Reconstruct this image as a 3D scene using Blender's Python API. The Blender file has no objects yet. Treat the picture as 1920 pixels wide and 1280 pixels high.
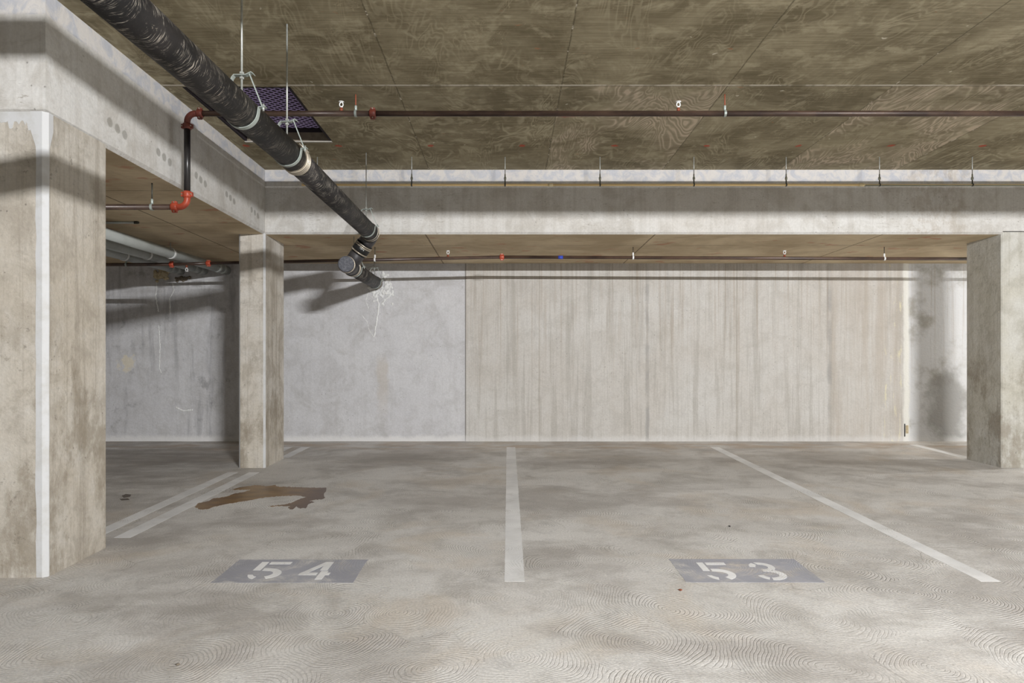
import bpy, bmesh, math, random
from mathutils import Vector, Matrix
random.seed(7)
PI = math.pi
scene = bpy.context.scene
COL = scene.collection
F = 1280.0           # focal length in pixels of the 1920 px wide frame
VX, VY = 953.0, 690.0
ZC = 1.282           # camera height
SLOPE = 0.03125      # the floor rises gently towards the back wall
H_CEIL = ZC + 2.10   # high slab
H_SOF = ZC + 1.42    # dropped slab
Y_BEAM, Y_WALL, X_BEAM, Y_NEAR = 7.23, 9.27, -2.576, 3.80

def floor_z(y): return SLOPE * y
def ground(px, py):
    """point of the sloping floor seen at a place of the photograph"""
    d = (ZC) * F / (py - VY + SLOPE * F)
    return ((px - VX) / F * d, d)

# ------------------------------------------------------------------ nodes
class NT:
    def __init__(self, name):
        m = bpy.data.materials.new(name); m.use_nodes = True
        self.m = m; self.t = m.node_tree; self.t.nodes.clear()
        self.out = self.t.nodes.new('ShaderNodeOutputMaterial')
    def new(self, typ, **kw):
        n = self.t.nodes.new(typ)
        for k, v in kw.items(): setattr(n, k, v)
        return n
    def put(self, sock, v):
        if v is None: return
        if isinstance(v, bpy.types.NodeSocket): self.t.links.new(v, sock)
        elif isinstance(v, (tuple, list)):
            if sock.type == 'RGBA' and len(v) == 3: v = (*v, 1)
            sock.default_value = v
        else: sock.default_value = v
    def math(self, op, a, b=None, c=None, clamp=False):
        n = self.new('ShaderNodeMath', operation=op, use_clamp=clamp)
        for s, v in zip(n.inputs, (a, b, c)): self.put(s, v)
        return n.outputs[0]
    def add(self, a, b): return self.math('ADD', a, b)
    def sub(self, a, b): return self.math('SUBTRACT', a, b)
    def mul(self, a, b): return self.math('MULTIPLY', a, b)
    def pos(self): return self.new('ShaderNodeNewGeometry').outputs['Position']
    def sep(self, v):
        n = self.new('ShaderNodeSeparateXYZ'); self.put(n.inputs[0], v); return n.outputs[0], n.outputs[1], n.outputs[2]
    def comb(self, x, y, z):
        n = self.new('ShaderNodeCombineXYZ')
        for s, v in zip(n.inputs, (x, y, z)): self.put(s, v)
        return n.outputs[0]
    def vscale(self, v, s):
        n = self.new('ShaderNodeVectorMath', operation='MULTIPLY'); self.put(n.inputs[0], v); self.put(n.inputs[1], s); return n.outputs[0]
    def vadd(self, a, b):
        n = self.new('ShaderNodeVectorMath', operation='ADD'); self.put(n.inputs[0], a); self.put(n.inputs[1], b); return n.outputs[0]
    def vlen(self, a):
        n = self.new('ShaderNodeVectorMath', operation='LENGTH'); self.put(n.inputs[0], a); return n.outputs['Value']
    def noise(self, v, scale=5, detail=4, rough=.55, dist=0, color=False):
        n = self.new('ShaderNodeTexNoise'); self.put(n.inputs['Vector'], v)
        n.inputs['Scale'].default_value = scale; n.inputs['Detail'].default_value = detail
        n.inputs['Roughness'].default_value = rough; n.inputs['Distortion'].default_value = dist
        return n.outputs['Color'] if color else n.outputs[0]
    def voro(self, v, scale=5, rnd=1.0, feature='F1', dims='3D', out='Distance'):
        n = self.new('ShaderNodeTexVoronoi', feature=feature, voronoi_dimensions=dims); self.put(n.inputs['Vector'], v)
        n.inputs['Scale'].default_value = scale; n.inputs['Randomness'].default_value = rnd
        return n.outputs[out]
    def white(self, v):
        n = self.new('ShaderNodeTexWhiteNoise', noise_dimensions='3D'); self.put(n.inputs['Vector'], v); return n.outputs[0]
    def step(self, v, lo, hi, a=0., b=1.):
        n = self.new('ShaderNodeMapRange', interpolation_type='SMOOTHSTEP')
        self.put(n.inputs[0], v); self.put(n.inputs[1], lo); self.put(n.inputs[2], hi); self.put(n.inputs[3], a); self.put(n.inputs[4], b)
        return n.outputs[0]
    def lin(self, v, lo, hi, a=0., b=1.):
        n = self.new('ShaderNodeMapRange'); self.put(n.inputs[0], v); self.put(n.inputs[1], lo); self.put(n.inputs[2], hi); self.put(n.inputs[3], a); self.put(n.inputs[4], b)
        return n.outputs[0]
    def mix(self, f, a, b, mode='MIX'):
        n = self.new('ShaderNodeMix', data_type='RGBA', blend_type=mode)
        self.put(n.inputs[0], f); self.put(n.inputs[6], a); self.put(n.inputs[7], b); return n.outputs[2]
    def line(self, v, at, w):
        """1 on a line at v == at with soft half width w"""
        return self.step(self.math('ABSOLUTE', self.sub(v, at)), w * .35, w, 1., 0.)
    def inside(self, v, lo, hi, s=.01):
        return self.mul(self.step(v, lo - s, lo + s), self.step(v, hi - s, hi + s, 1., 0.))
    def bump(self, h, strength=.3, dist=.01):
        n = self.new('ShaderNodeBump'); n.inputs['Strength'].default_value = strength; n.inputs['Distance'].default_value = dist
        self.put(n.inputs['Height'], h); return n.outputs[0]
    def finish(self, color, rough=.85, metal=0., normal=None, spec=.3, alpha=None):
        b = self.new('ShaderNodeBsdfPrincipled')
        self.put(b.inputs['Base Color'], color); self.put(b.inputs['Roughness'], rough); self.put(b.inputs['Metallic'], metal)
        self.put(b.inputs['Specular IOR Level'], spec)
        if normal is not None: self.put(b.inputs['Normal'], normal)
        if alpha is not None: self.put(b.inputs['Alpha'], alpha)
        self.t.links.new(b.outputs[0], self.out.inputs[0]); return self.m

def c(r, g, b):
    """sRGB 0-255 to linear"""
    return tuple(((v / 255) / 12.92 if v / 255 <= .04045 else ((v / 255 + .055) / 1.055) ** 2.4) for v in (r, g, b))

def concrete_core(n, p, light, dark, warm, streak=.5, blot=.5, seed=0.):
    """board-formed concrete: mottling, vertical run streaks, pores; returns colour and height"""
    x, y, z = n.sep(p)
    q = n.vadd(p, (seed, seed * 1.7, seed * .6))
    big = n.noise(q, 1.1, 4, .6, .4)
    med = n.noise(q, 4.5, 5, .66, .5)
    fine = n.noise(q, 55, 2, .6)
    xs, ys, zs = n.sep(q)
    st = n.noise(n.comb(n.mul(xs, 11.), n.mul(ys, 11.), n.mul(zs, .55)), 1.0, 4, .64)
    st2 = n.noise(n.comb(n.mul(xs, 45.), n.mul(ys, 45.), n.mul(zs, .9)), 1.0, 2, .6)
    col = n.mix(n.step(big, .32, .68), light, warm)
    col = n.mix(n.mul(n.step(med, .46, .66), blot), col, dark)
    col = n.mix(n.mul(n.step(st, .49, .64), streak), col, dark)
    col = n.mix(n.mul(n.step(st2, .53, .68), streak * .6), col, dark)
    col = n.mix(n.mul(n.step(med, .5, .28), blot * .45), col, n.mix(.5, light, (.8, .8, .8)))
    col = n.mix(n.lin(fine, .3, .7, 0., .14), col, (.12, .11, .09))
    por = n.voro(q, 16, 1.)
    pore = n.mul(n.step(por, .05, .12, 1., 0.), n.step(n.noise(q, 2.3, 2), .52, .6))
    col = n.mix(n.mul(pore, .55), col, (.1, .09, .08))
    h = n.noise(q, 26, 3, .65)
    return col, h

# ------------------------------------------------------------------ mesh building
class MB:
    def __init__(self): self.v = []; self.f = []; self.mi = []; self.sm = []
    def face(self, ids, mi=0, sm=False): self.f.append(ids); self.mi.append(mi); self.sm.append(sm)
    def box(self, a, b, mi=0):
        x0, y0, z0 = a; x1, y1, z1 = b; k = len(self.v)
        self.v += [(x0, y0, z0), (x1, y0, z0), (x1, y1, z0), (x0, y1, z0), (x0, y0, z1), (x1, y0, z1), (x1, y1, z1), (x0, y1, z1)]
        for q in ((0, 3, 2, 1), (4, 5, 6, 7), (0, 1, 5, 4), (1, 2, 6, 5), (2, 3, 7, 6), (3, 0, 4, 7)): self.face([k + i for i in q], mi)
        return self
    def tube(self, pts, r, seg=20, caps=True, mi=0, smooth=True):
        pts = [Vector(p) for p in pts]; rs = r if isinstance(r, (list, tuple)) else [r] * len(pts)
        tang = []
        for i in range(len(pts)):
            a = pts[max(i - 1, 0)]; b = pts[min(i + 1, len(pts) - 1)]
            t = (b - a)
            if t.length < 1e-9: t = tang[-1] if tang else Vector((0, 0, 1))
            tang.append(t.normalized())
        up = Vector((0, 0, 1)) if abs(tang[0].z) < .9 else Vector((1, 0, 0))
        u = (up - tang[0] * up.dot(tang[0])).normalized()
        rings = []
        for p, t, rr in zip(pts, tang, rs):
            u = (u - t * u.dot(t)).normalized(); w = t.cross(u)
            k = len(self.v)
            for j in range(seg):
                a = 2 * PI * j / seg
                self.v.append(tuple(p + (u * math.cos(a) + w * math.sin(a)) * rr))
            rings.append(k)
        for A, B in zip(rings, rings[1:]):
            for j in range(seg):
                j2 = (j + 1) % seg
                self.face([A + j, A + j2, B + j2, B + j], mi, smooth)
        if caps:
            self.face([rings[0] + j for j in reversed(range(seg))], mi); self.face([rings[-1] + j for j in range(seg)], mi)
        return self
    def lathe(self, o, axis, prof, seg=24, mi=0, smooth=True):
        """prof: (distance along axis, radius)"""
        o = Vector(o); t = Vector(axis).normalized()
        return self.tube_exact([o + t * d for d, _ in prof], t, [r for _, r in prof], seg, mi, smooth)
    def tube_exact(self, pts, t, rs, seg, mi, smooth):
        up = Vector((0, 0, 1)) if abs(t.z) < .9 else Vector((1, 0, 0))
        u = (up - t * up.dot(t)).normalized(); w = t.cross(u); rings = []
        for p, rr in zip(pts, rs):
            rings.append(len(self.v))
            for j in range(seg):
                a = 2 * PI * j / seg
                self.v.append(tuple(p + (u * math.cos(a) + w * math.sin(a)) * max(rr, 1e-5)))
        for A, B in zip(rings, rings[1:]):
            for j in range(seg):
                j2 = (j + 1) % seg
                self.face([A + j, A + j2, B + j2, B + j], mi, smooth)
        self.face([rings[0] + j for j in reversed(range(seg))], mi); self.face([rings[-1] + j for j in range(seg)], mi)
        return self
    def strip(self, pts, width_dir, w, th):
        """flat steel strap following pts, w wide along width_dir, th thick"""
        pts = [Vector(p) for p in pts]; wd = Vector(width_dir).normalized(); rings = []
        for i, p in enumerate(pts):
            t = (pts[min(i + 1, len(pts) - 1)] - pts[max(i - 1, 0)]).normalized(); nrm = t.cross(wd).normalized()
            rings.append(len(self.v))
            for a, b in ((-1, -1), (1, -1), (1, 1), (-1, 1)): self.v.append(tuple(p + wd * (a * w / 2) + nrm * (b * th / 2)))
        for A, B in zip(rings, rings[1:]):
            for j in range(4): self.face([A + j, A + (j + 1) % 4, B + (j + 1) % 4, B + j])
        self.face([rings[0] + j for j in (3, 2, 1, 0)]); self.face([rings[-1] + j for j in range(4)])
        return self
    def prism(self, poly, z0, z1, mi=0, zf=None):
        """poly in x,y; zf(y) adds a sloping base"""
        zf = zf or (lambda y: 0.); k = len(self.v); m = len(poly)
        self.v += [(x, y, zf(y) + z0) for x, y in poly] + [(x, y, zf(y) + z1) for x, y in poly]
        self.face([k + i for i in reversed(range(m))], mi); self.face([k + m + i for i in range(m)], mi)
        for i in range(m):
            j = (i + 1) % m; self.face([k + i, k + j, k + m + j, k + m + i], mi)
        return self
    def build(self, name, mat, parent=None, bevel=0.):
        me = bpy.data.meshes.new(name); me.from_pydata(self.v, [], self.f)
        mats = mat if isinstance(mat, (list, tuple)) else [mat]
        for m in mats: me.materials.append(m)
        for p, mi, sm in zip(me.polygons, self.mi, self.sm): p.material_index = mi; p.use_smooth = sm
        bm = bmesh.new(); bm.from_mesh(me); bmesh.ops.recalc_face_normals(bm, faces=bm.faces); bm.to_mesh(me); bm.free()
        o = bpy.data.objects.new(name, me); COL.objects.link(o)
        if parent is not None:
            o.parent = parent; o.matrix_parent_inverse = Matrix.Translation(-Vector(parent.location))
        if bevel:
            md = o.modifiers.new('edge', 'BEVEL'); md.width = bevel; md.segments = 2; md.limit_method = 'ANGLE'; md.angle_limit = math.radians(40)
        return o

def thing(name, label, cat, loc, group=None):
    o = bpy.data.objects.new(name, None); COL.objects.link(o); o.location = loc; o.empty_display_size = .05
    return tag(o, label, cat, group)
def tag(o, label, cat, group=None, kind=None):
    o['label'] = label; o['category'] = cat
    if group: o['group'] = group
    if kind: o['kind'] = kind
    return o
def struct(name, mb, mat, bevel=0., label=None):
    o = mb.build(name, mat, None, bevel); o['kind'] = 'structure'
    if label: o['label'] = label
    return o
def copy_thing(root, offset, label):
    """a copy of a thing, its parts and sub-parts, moved by offset"""
    r = root.copy(); COL.objects.link(r); r.location = Vector(root.location) + Vector(offset); r['label'] = label
    for ch in list(root.children):
        k = ch.copy(); COL.objects.link(k); k.parent = r; k.matrix_parent_inverse = ch.matrix_parent_inverse.copy()
        for g in list(ch.children):
            d = g.copy(); COL.objects.link(d); d.parent = k; d.matrix_parent_inverse = g.matrix_parent_inverse.copy()
    return r

def arc(center, a_dir, b_dir, r, n=10, a0=0., a1=PI / 2):
    """points center + r*(cos a * a_dir + sin a * b_dir)"""
    C = Vector(center); A = Vector(a_dir); B = Vector(b_dir)
    return [C + (A * math.cos(a0 + (a1 - a0) * i / n) + B * math.sin(a0 + (a1 - a0) * i / n)) * r for i in range(n + 1)]

# ================================================================== materials
def mat_wall():
    n = NT('poured_wall_concrete'); p = n.pos(); x, y, z = n.sep(p)
    # smooth rendered bay to the left of x = -0.58, board-marked bays to the right
    ca, ha = concrete_core(n, p, c(212, 211, 212), c(186, 184, 183), c(206, 205, 207), .18, .45, 3.)
    cb, hb = concrete_core(n, p, c(206, 203, 198), c(170, 165, 157), c(200, 195, 188), .5, .28, 11.)
    bay = n.step(x, -.585, -.575)
    far = n.step(n.add(x, n.mul(n.sub(n.noise(p, 2.5, 4), .5), .15)), 5.40, 5.44)
    col = n.mix(bay, ca, cb); col = n.mix(far, col, n.mix(n.step(n.noise(p, 2.2, 5, .6), .45, .65), c(205, 205, 205), c(165, 162, 155)))
    # cloudy trowel marks on the rendered bay
    cl = n.noise(p, 2.0, 5, .68, 1.2)
    col = n.mix(n.mul(n.sub(1., bay), n.mul(n.step(cl, .5, .7), .35)), col, c(165, 162, 158))
    # brown runs from the top of the board-marked bays
    xr = n.noise(n.comb(n.mul(x, 26.), 0., n.mul(z, .35)), 1., 6, .7)
    run = n.mul(n.step(xr, .5, .66), n.step(n.add(z, n.mul(n.sub(n.noise(n.comb(n.mul(x, 6.), 0, 0), 1., 2), .5), 2.4)), .6, 2.6))
    col = n.mix(n.mul(n.mul(run, bay), .55), col, c(160, 146, 130))
    col = n.mix(n.mul(n.inside(x, 4.36, 5.36, .03), n.step(n.noise(n.comb(n.mul(x, 9.), 0., n.mul(z, .4)), 1., 6, .7), .35, .7, .1, .7)), col, c(176, 166, 154))
    # panel joints
    wob = n.mul(n.sub(n.noise(p, 7, 3), .5), .03); xw = n.add(x, wob)
    j = n.math('MAXIMUM', n.line(xw, 1.886, .035), n.line(xw, 4.355, .045))
    col = n.mix(n.mul(j, n.step(n.noise(p, 3., 4), .4, .65, .1, .55)), col, c(150, 148, 146))
    fineg = n.math('MAXIMUM', n.line(n.add(x, n.mul(wob, .2)), .42, .012), n.line(n.add(x, n.mul(wob, .2)), 3.10, .012))
    col = n.mix(n.mul(fineg, .4), col, c(150, 140, 125))
    col = n.mix(n.mul(n.line(x, -.58, .012), .8), col, c(140, 135, 130))
    # pale filler strip and yellowish lime beside it
    wide = n.add(x, n.mul(n.sub(n.noise(p, 5, 4), .5), .06))
    col = n.mix(n.mul(n.line(wide, 5.40, .06), .85), col, c(222, 220, 212))
    ye = n.mul(n.inside(wide, 5.1, 5.34, .05), n.step(n.noise(n.comb(n.mul(x, 14), 0, n.mul(z, 2.5)), 1, 5, .7), .56, .66))
    col = n.mix(n.mul(ye, .7), col, c(224, 216, 178))
    ox, oz = n.sub(x, 5.95), n.sub(z, .75)
    damp = n.step(n.add(n.math('SQRT', n.add(n.mul(n.mul(ox, ox), 3.), n.mul(oz, oz))), n.mul(n.sub(n.noise(p, 3.2, 4, .65), .5), 1.0)), .3, .75, 1., 0.)
    col = n.mix(n.mul(damp, .75), col, c(136, 134, 129))
    # grey damp patches in the left bay
    lb = n.step(x, -3.0, -3.25)
    lst = n.noise(n.comb(n.mul(x, 5.), 0., n.mul(z, .6)), 1.3, 6, .65, .3)
    col = n.mix(n.mul(lb, n.mul(n.step(lst, .50, .70), .5)), col, c(136, 135, 138))
    col = n.mix(n.mul(lb, n.mul(n.step(n.noise(p, 5, 6, .7), .56, .7), .4)), col, c(110, 108, 108))
    ot, oq = n.sub(x, -5.2), n.sub(z, 1.36)
    tan = n.step(n.add(n.math('SQRT', n.add(n.mul(ot, ot), n.mul(oq, oq))), n.mul(n.sub(n.noise(p, 14, 4), .5), .35)), .06, .13, 1., 0.)
    col = n.mix(n.mul(tan, .6), col, c(222, 210, 182))
    # rusty run below the big pipe
    rx = n.add(x, 1.71); rr = n.mul(n.line(n.add(rx, n.mul(n.sub(n.noise(p, 8, 3), .5), .12)), 0., .10), n.mul(n.step(z, 1.5, 1.3), n.step(z, .4, 1.2)))
    col = n.mix(n.mul(rr, .35), col, c(186, 172, 152))
    # whitish salt along the foot of the wall
    zz = n.add(z, n.mul(n.sub(n.noise(p, 6, 5, .7), .5), .13))
    foot = n.step(zz, floor_z(Y_WALL) + .10, floor_z(Y_WALL) + .03)
    wl = n.step(x, -.7, -.5, .8, .35)
    col = n.mix(n.mul(foot, wl), col, c(226, 224, 222))
    return n.finish(col, .9, normal=n.bump(ha, .35, .012), spec=.2)

def mat_column(name, light, dark, warm, seed, streak=.55, blot=.6):
    n = NT(name); p = n.pos(); x, y, z = n.sep(p)
    col, h = concrete_core(n, p, light, dark, warm, streak, blot, seed)
    # brownish grime in the lower half, in its own blotches
    gr = n.mul(n.step(n.noise(n.vscale(n.vadd(p, (seed, 2., 0)), (1., 1., .6)), 3.2, 9, .74), .45, .62), n.step(z, 2.0, 1.1))
    col = n.mix(n.mul(gr, .62), col, c(132, 121, 104))
    orr = n.mul(n.mul(n.step(x, -2.83, -2.87), n.step(x, -2.895, -2.885)), n.mul(n.step(z, 1.2, 1.7), n.step(n.noise(n.vscale(p, (3, 3, .7)), 9, 4, .6), .4, .55)))
    col = n.mix(n.mul(orr, .6), col, c(205, 164, 84))
    sp = n.mul(n.step(n.noise(p, 22, 5, .7), .58, .68), n.step(n.noise(p, 2., 3), .45, .6))
    col = n.mix(n.mul(sp, .5), col, c(105, 98, 88))
    return n.finish(col, .88, normal=n.bump(h, .4, .012), spec=.2)

def mat_beam():
    n = NT('beam_concrete'); p = n.pos(); x, y, z = n.sep(p)
    col, h = concrete_core(n, p, c(212, 210, 206), c(176, 170, 161), c(205, 201, 195), .3, .5, 23.)
    # small dark form-release flecks, longer along the beam
    fl = n.mul(n.step(n.noise(n.vscale(p, (6., 6., 26.)), 2.2, 6, .75), .58, .66), n.step(n.noise(p, 1.7, 3), .45, .6))
    col = n.mix(n.mul(fl, .55), col, c(128, 118, 104))
    # bluish mottled tone on the top strip, 13 cm deep
    top = n.step(z, H_CEIL - .134, H_CEIL - .128)
    mott = n.noise(p, 9, 6, .7, .8)
    tc = n.mix(n.step(mott, .4, .62), c(200, 195, 190), c(172, 174, 182))
    col = n.mix(n.mul(top, .8), col, tc)
    # triplets of filled tie holes along the side of the left beam
    m = n.new('ShaderNodeMath', operation='FLOORED_MODULO'); n.put(m.inputs[0], n.add(y, -4.5 + .305)); m.inputs[1].default_value = .61
    u = n.sub(m.outputs[0], .305)
    k = n.math('ROUND', n.mul(u, 1 / .085)); k = n.math('MINIMUM', n.math('MAXIMUM', k, -1.), 1.)
    du = n.sub(u, n.mul(k, .085)); dz = n.sub(n.sub(z, ZC + 1.578), n.mul(k, -.012))
    d = n.math('SQRT', n.add(n.mul(du, du), n.mul(dz, dz)))
    side = n.mul(n.inside(x, X_BEAM - .01, X_BEAM + .01, .002), n.inside(y, 4.2, 7.2))
    spot = n.mul(n.step(n.add(d, n.mul(n.sub(n.noise(p, 30, 3), .5), .015)), .024, .036, 1., 0.), side)
    col = n.mix(n.mul(spot, .55), col, c(120, 116, 106))
    # patched area near the right end of the cross beam
    pt = n.mul(n.inside(n.add(x, n.mul(n.sub(n.noise(p, 6, 4, .7), .5), .3)), 4.25, 4.85, .06), n.step(n.noise(n.vscale(p, (1, 1, .6)), 16, 6, .75), .42, .6))
    col = n.mix(n.mul(pt, .32), col, c(150, 134, 114))
    return n.finish(col, .88, normal=n.bump(h, .3, .01), spec=.2)

def plywood(n, p, px0, pw, py0, ph, base, dark, light, seam):
    """imprint of plywood shuttering: sheets with their own tone and grain"""
    x, y, z = n.sep(p)
    ix = n.math('FLOOR', n.mul(n.sub(x, px0), 1 / pw)); iy = n.math('FLOOR', n.mul(n.sub(y, py0), 1 / ph))
    r1 = n.white(n.comb(ix, iy, 1.)); r2 = n.white(n.comb(ix, iy, 5.)); r3 = n.white(n.comb(ix, iy, 9.))
    off = n.comb(n.mul(r1, 31.), n.mul(r2, 17.), 0.)
    q = n.vadd(n.comb(x, y, 0.), off)
    qx, qy, _ = n.sep(q)
    return x, y, ix, iy, r1, r2, r3, q, qx, qy

def mat_ceiling():
    n = NT('board_marked_ceiling_concrete'); p = n.pos()
    base, dark, light = c(162, 152, 126), c(118, 108, 84), c(198, 188, 160)
    x, y, ix, iy, r1, r2, r3, q, qx, qy = plywood(n, p, -.838, 1.235, 5.07 - 4.88, 2.44, base, dark, light, 0)
    # cathedral grain: contour lines of a stretched noise field, along y
    fld = n.noise(n.comb(n.mul(qx, 1.5), n.mul(qy, .42), 0.), 1.5, 3, .5, .9)
    rings = n.math('SINE', n.mul(fld, 150.))
    ripple = n.step(rings, .15, .95)
    tiny = n.noise(n.comb(n.mul(qx, 1.1), n.mul(qy, 20.), 0.), 3., 5, .65)       # streaks along x
    tiny2 = n.noise(n.comb(n.mul(qx, 22.), n.mul(qy, 2.), 0.), 3., 4, .6)
    cloud = n.noise(p, 1.5, 5, .65, .6); cl2 = n.noise(p, 5.5, 5, .65, .5)
    col = n.mix(n.step(cloud, .36, .66), dark, base)
    col = n.mix(n.mul(n.step(cl2, .5, .66), .5), col, light)
    col = n.mix(n.mul(n.step(tiny, .46, .66), .34), col, dark)
    col = n.mix(n.mul(n.step(tiny, .56, .36), .18), col, light)
    gm = n.mul(n.step(n.noise(n.vscale(q, (1.6, .8, 1)), 1.6, 4, .6), .44, .62), n.step(y, 4.9, 5.2, .75, 1.2))      # grain shows in places
    # two bleached sheets
    pale = n.math('MAXIMUM', n.mul(n.inside(x, .397, 1.632, .004), n.step(y, 5.06, 5.08)), n.mul(n.inside(x, 2.867, 4.102, .004), n.step(y, 5.06, 5.08)))
    pale = n.mul(pale, n.step(n.noise(p, 1.4, 4, .6, .5), .40, .58))
    col = n.mix(n.mul(pale, .52), col, c(192, 178, 156))
    gs = n.math('MAXIMUM', n.mul(gm, .5), n.mul(pale, .95))
    col = n.mix(n.mul(n.mul(ripple, gs), .8), col, n.mix(pale, light, c(212, 196, 174)))
    col = n.mix(n.mul(n.mul(n.step(rings, -.3, -.9), gs), .35), col, dark)
    col = n.mix(n.mul(n.step(tiny2, .6, .75), n.mul(gm, .3)), col, light)
    # wandering pale scratches
    wn = n.noise(n.vadd(p, (7, 3, 0)), 1.7, 4, .6, 1.5)
    scr = n.mul(n.line(wn, .5, .0055), n.step(n.noise(p, 1.1, 3), .5, .6))
    col = n.mix(n.mul(scr, .5), col, c(190, 178, 150))
    # white flecks, orange and red marks
    v = n.voro(n.vadd(n.comb(x, y, 0), n.vscale(n.noise(p, 9, 3, color=True), (.1, .1, 0))), 3.1, 1., dims='2D')
    col = n.mix(n.mul(n.mul(n.step(v, .018, .03, 1., 0.), n.step(n.noise(n.vadd(p, (3, 8, 0)), 2.6, 2), .55, .6)), .8), col, c(224, 218, 200))
    org = n.mul(n.step(n.noise(n.vscale(p, (1., 2., 1.)), 6.5, 4, .6), .66, .72), n.step(n.noise(n.vadd(p, (11, 0, 0)), 1.6, 2), .52, .6))
    col = n.mix(n.mul(org, .55), col, c(186, 120, 84))
    # red chalk marks in a row near the cross beam and a red smear
    mm = n.new('ShaderNodeMath', operation='FLOORED_MODULO'); n.put(mm.inputs[0], n.add(x, .3)); mm.inputs[1].default_value = .87
    mx = n.sub(mm.outputs[0], .435); my = n.sub(y, 6.45)
    chalk = n.step(n.add(n.math('SQRT', n.add(n.mul(mx, mx), n.mul(my, my))), n.mul(n.sub(n.noise(p, 25, 3), .5), .05)), .018, .04, 1., 0.)
    col = n.mix(n.mul(chalk, .8), col, c(196, 78, 58))
    sx, sy = n.sub(x, .51), n.sub(y, 5.66)
    sm = n.step(n.add(n.math('SQRT', n.add(n.mul(sx, sx), n.mul(n.mul(sy, sy), 4.))), n.mul(n.sub(n.noise(p, 14, 5, .7), .5), .18)), .07, .14, 1., 0.)
    col = n.mix(n.mul(sm, .6), col, c(176, 78, 78))
    # sheet joints
    wob = n.mul(n.sub(n.noise(p, 12, 3), .5), .012)
    sxx = None
    for k in range(-2, 7):
        l = n.line(n.add(x, wob), -.838 + 1.235 * k, .007); sxx = l if sxx is None else n.math('MAXIMUM', sxx, l)
    brk = n.noise(n.comb(n.mul(x, 3.), n.mul(y, 5.), 0), 1.6, 4, .7)
    col = n.mix(n.mul(sxx, n.step(brk, .35, .5, .35, .65)), col, c(84, 76, 58))
    col = n.mix(n.mul(sxx, n.step(brk, .56, .64)), col, c(214, 206, 190))
    sy2 = n.math('MAXIMUM', n.line(n.add(y, n.mul(wob, .6)), 5.07, .012), n.line(n.add(y, wob), 5.095, .010))
    col = n.mix(n.mul(n.line(n.add(y, n.mul(wob, .6)), 5.085, .010), .5), col, c(80, 70, 52))
    col = n.mix(n.mul(n.line(n.add(y, n.mul(wob, .6)), 5.07, .017), n.step(n.noise(n.comb(n.mul(x, 2.), 0, 0), 1.5, 4, .7), .42, .52, .15, .9)), col, c(220, 214, 200))
    return n.finish(col, .8, normal=n.bump(tiny, .15, .006), spec=.25)

def mat_soffit():
    n = NT('dropped_slab_soffit_concrete'); p = n.pos()
    base, dark, light = c(224, 206, 174), c(188, 168, 136), c(240, 226, 198)
    x, y, ix, iy, r1, r2, r3, q, qx, qy = plywood(n, p, -.88, 2.44, 7.23 - 4.88 + 1.3, 1.22, base, dark, light, 0)
    fld = n.noise(n.comb(n.mul(qx, .35), n.mul(qy, 1.6), 0.), 1.5, 3, .5, .8)
    rings = n.math('SINE', n.mul(fld, 120.))
    tiny = n.noise(n.comb(n.mul(qx, 1.), n.mul(qy, 24.), 0.), 2.5, 5, .65)
    cloud = n.noise(p, 1.4, 6, .6, .5)
    col = n.mix(n.step(cloud, .36, .66), dark, base)
    col = n.mix(n.mul(n.step(tiny, .48, .7), .5), col, dark)
    col = n.mix(n.mul(n.step(tiny, .5, .3), .35), col, light)
    col = n.mix(n.mul(n.step(rings, .2, 1.), .18), col, dark)
    col = n.mix(n.mul(n.sub(r1, .5), .25), col, dark)
    # reddish chalk smears
    red = n.mul(n.step(n.noise(n.vscale(p, (1., 1.6, 1.)), 3.2, 3, .55), .63, .7), .45)
    col = n.mix(red, col, c(186, 104, 82))
    wob = n.mul(n.sub(n.noise(p, 10, 3), .5), .012); s = None
    for at in (-6.98, -5.76, -4.54, -3.32, -.88, 1.56, 3.98, 6.4):
        l = n.line(n.add(x, wob), at, .011); s = l if s is None else n.math('MAXIMUM', s, l)
    s2 = n.math('MAXIMUM', n.line(n.add(y, wob), 7.9, .010), n.math('MAXIMUM', n.line(n.add(y, wob), 6.68, .010), n.line(n.add(y, wob), 5.46, .01)))
    s = n.math('MAXIMUM', s, n.mul(s2, n.step(n.noise(p, 3, 3), .35, .55)))
    col = n.mix(n.mul(s, .8), col, c(104, 86, 62))
    return n.finish(col, .8, normal=n.bump(tiny, .2, .005), spec=.25)

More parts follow.
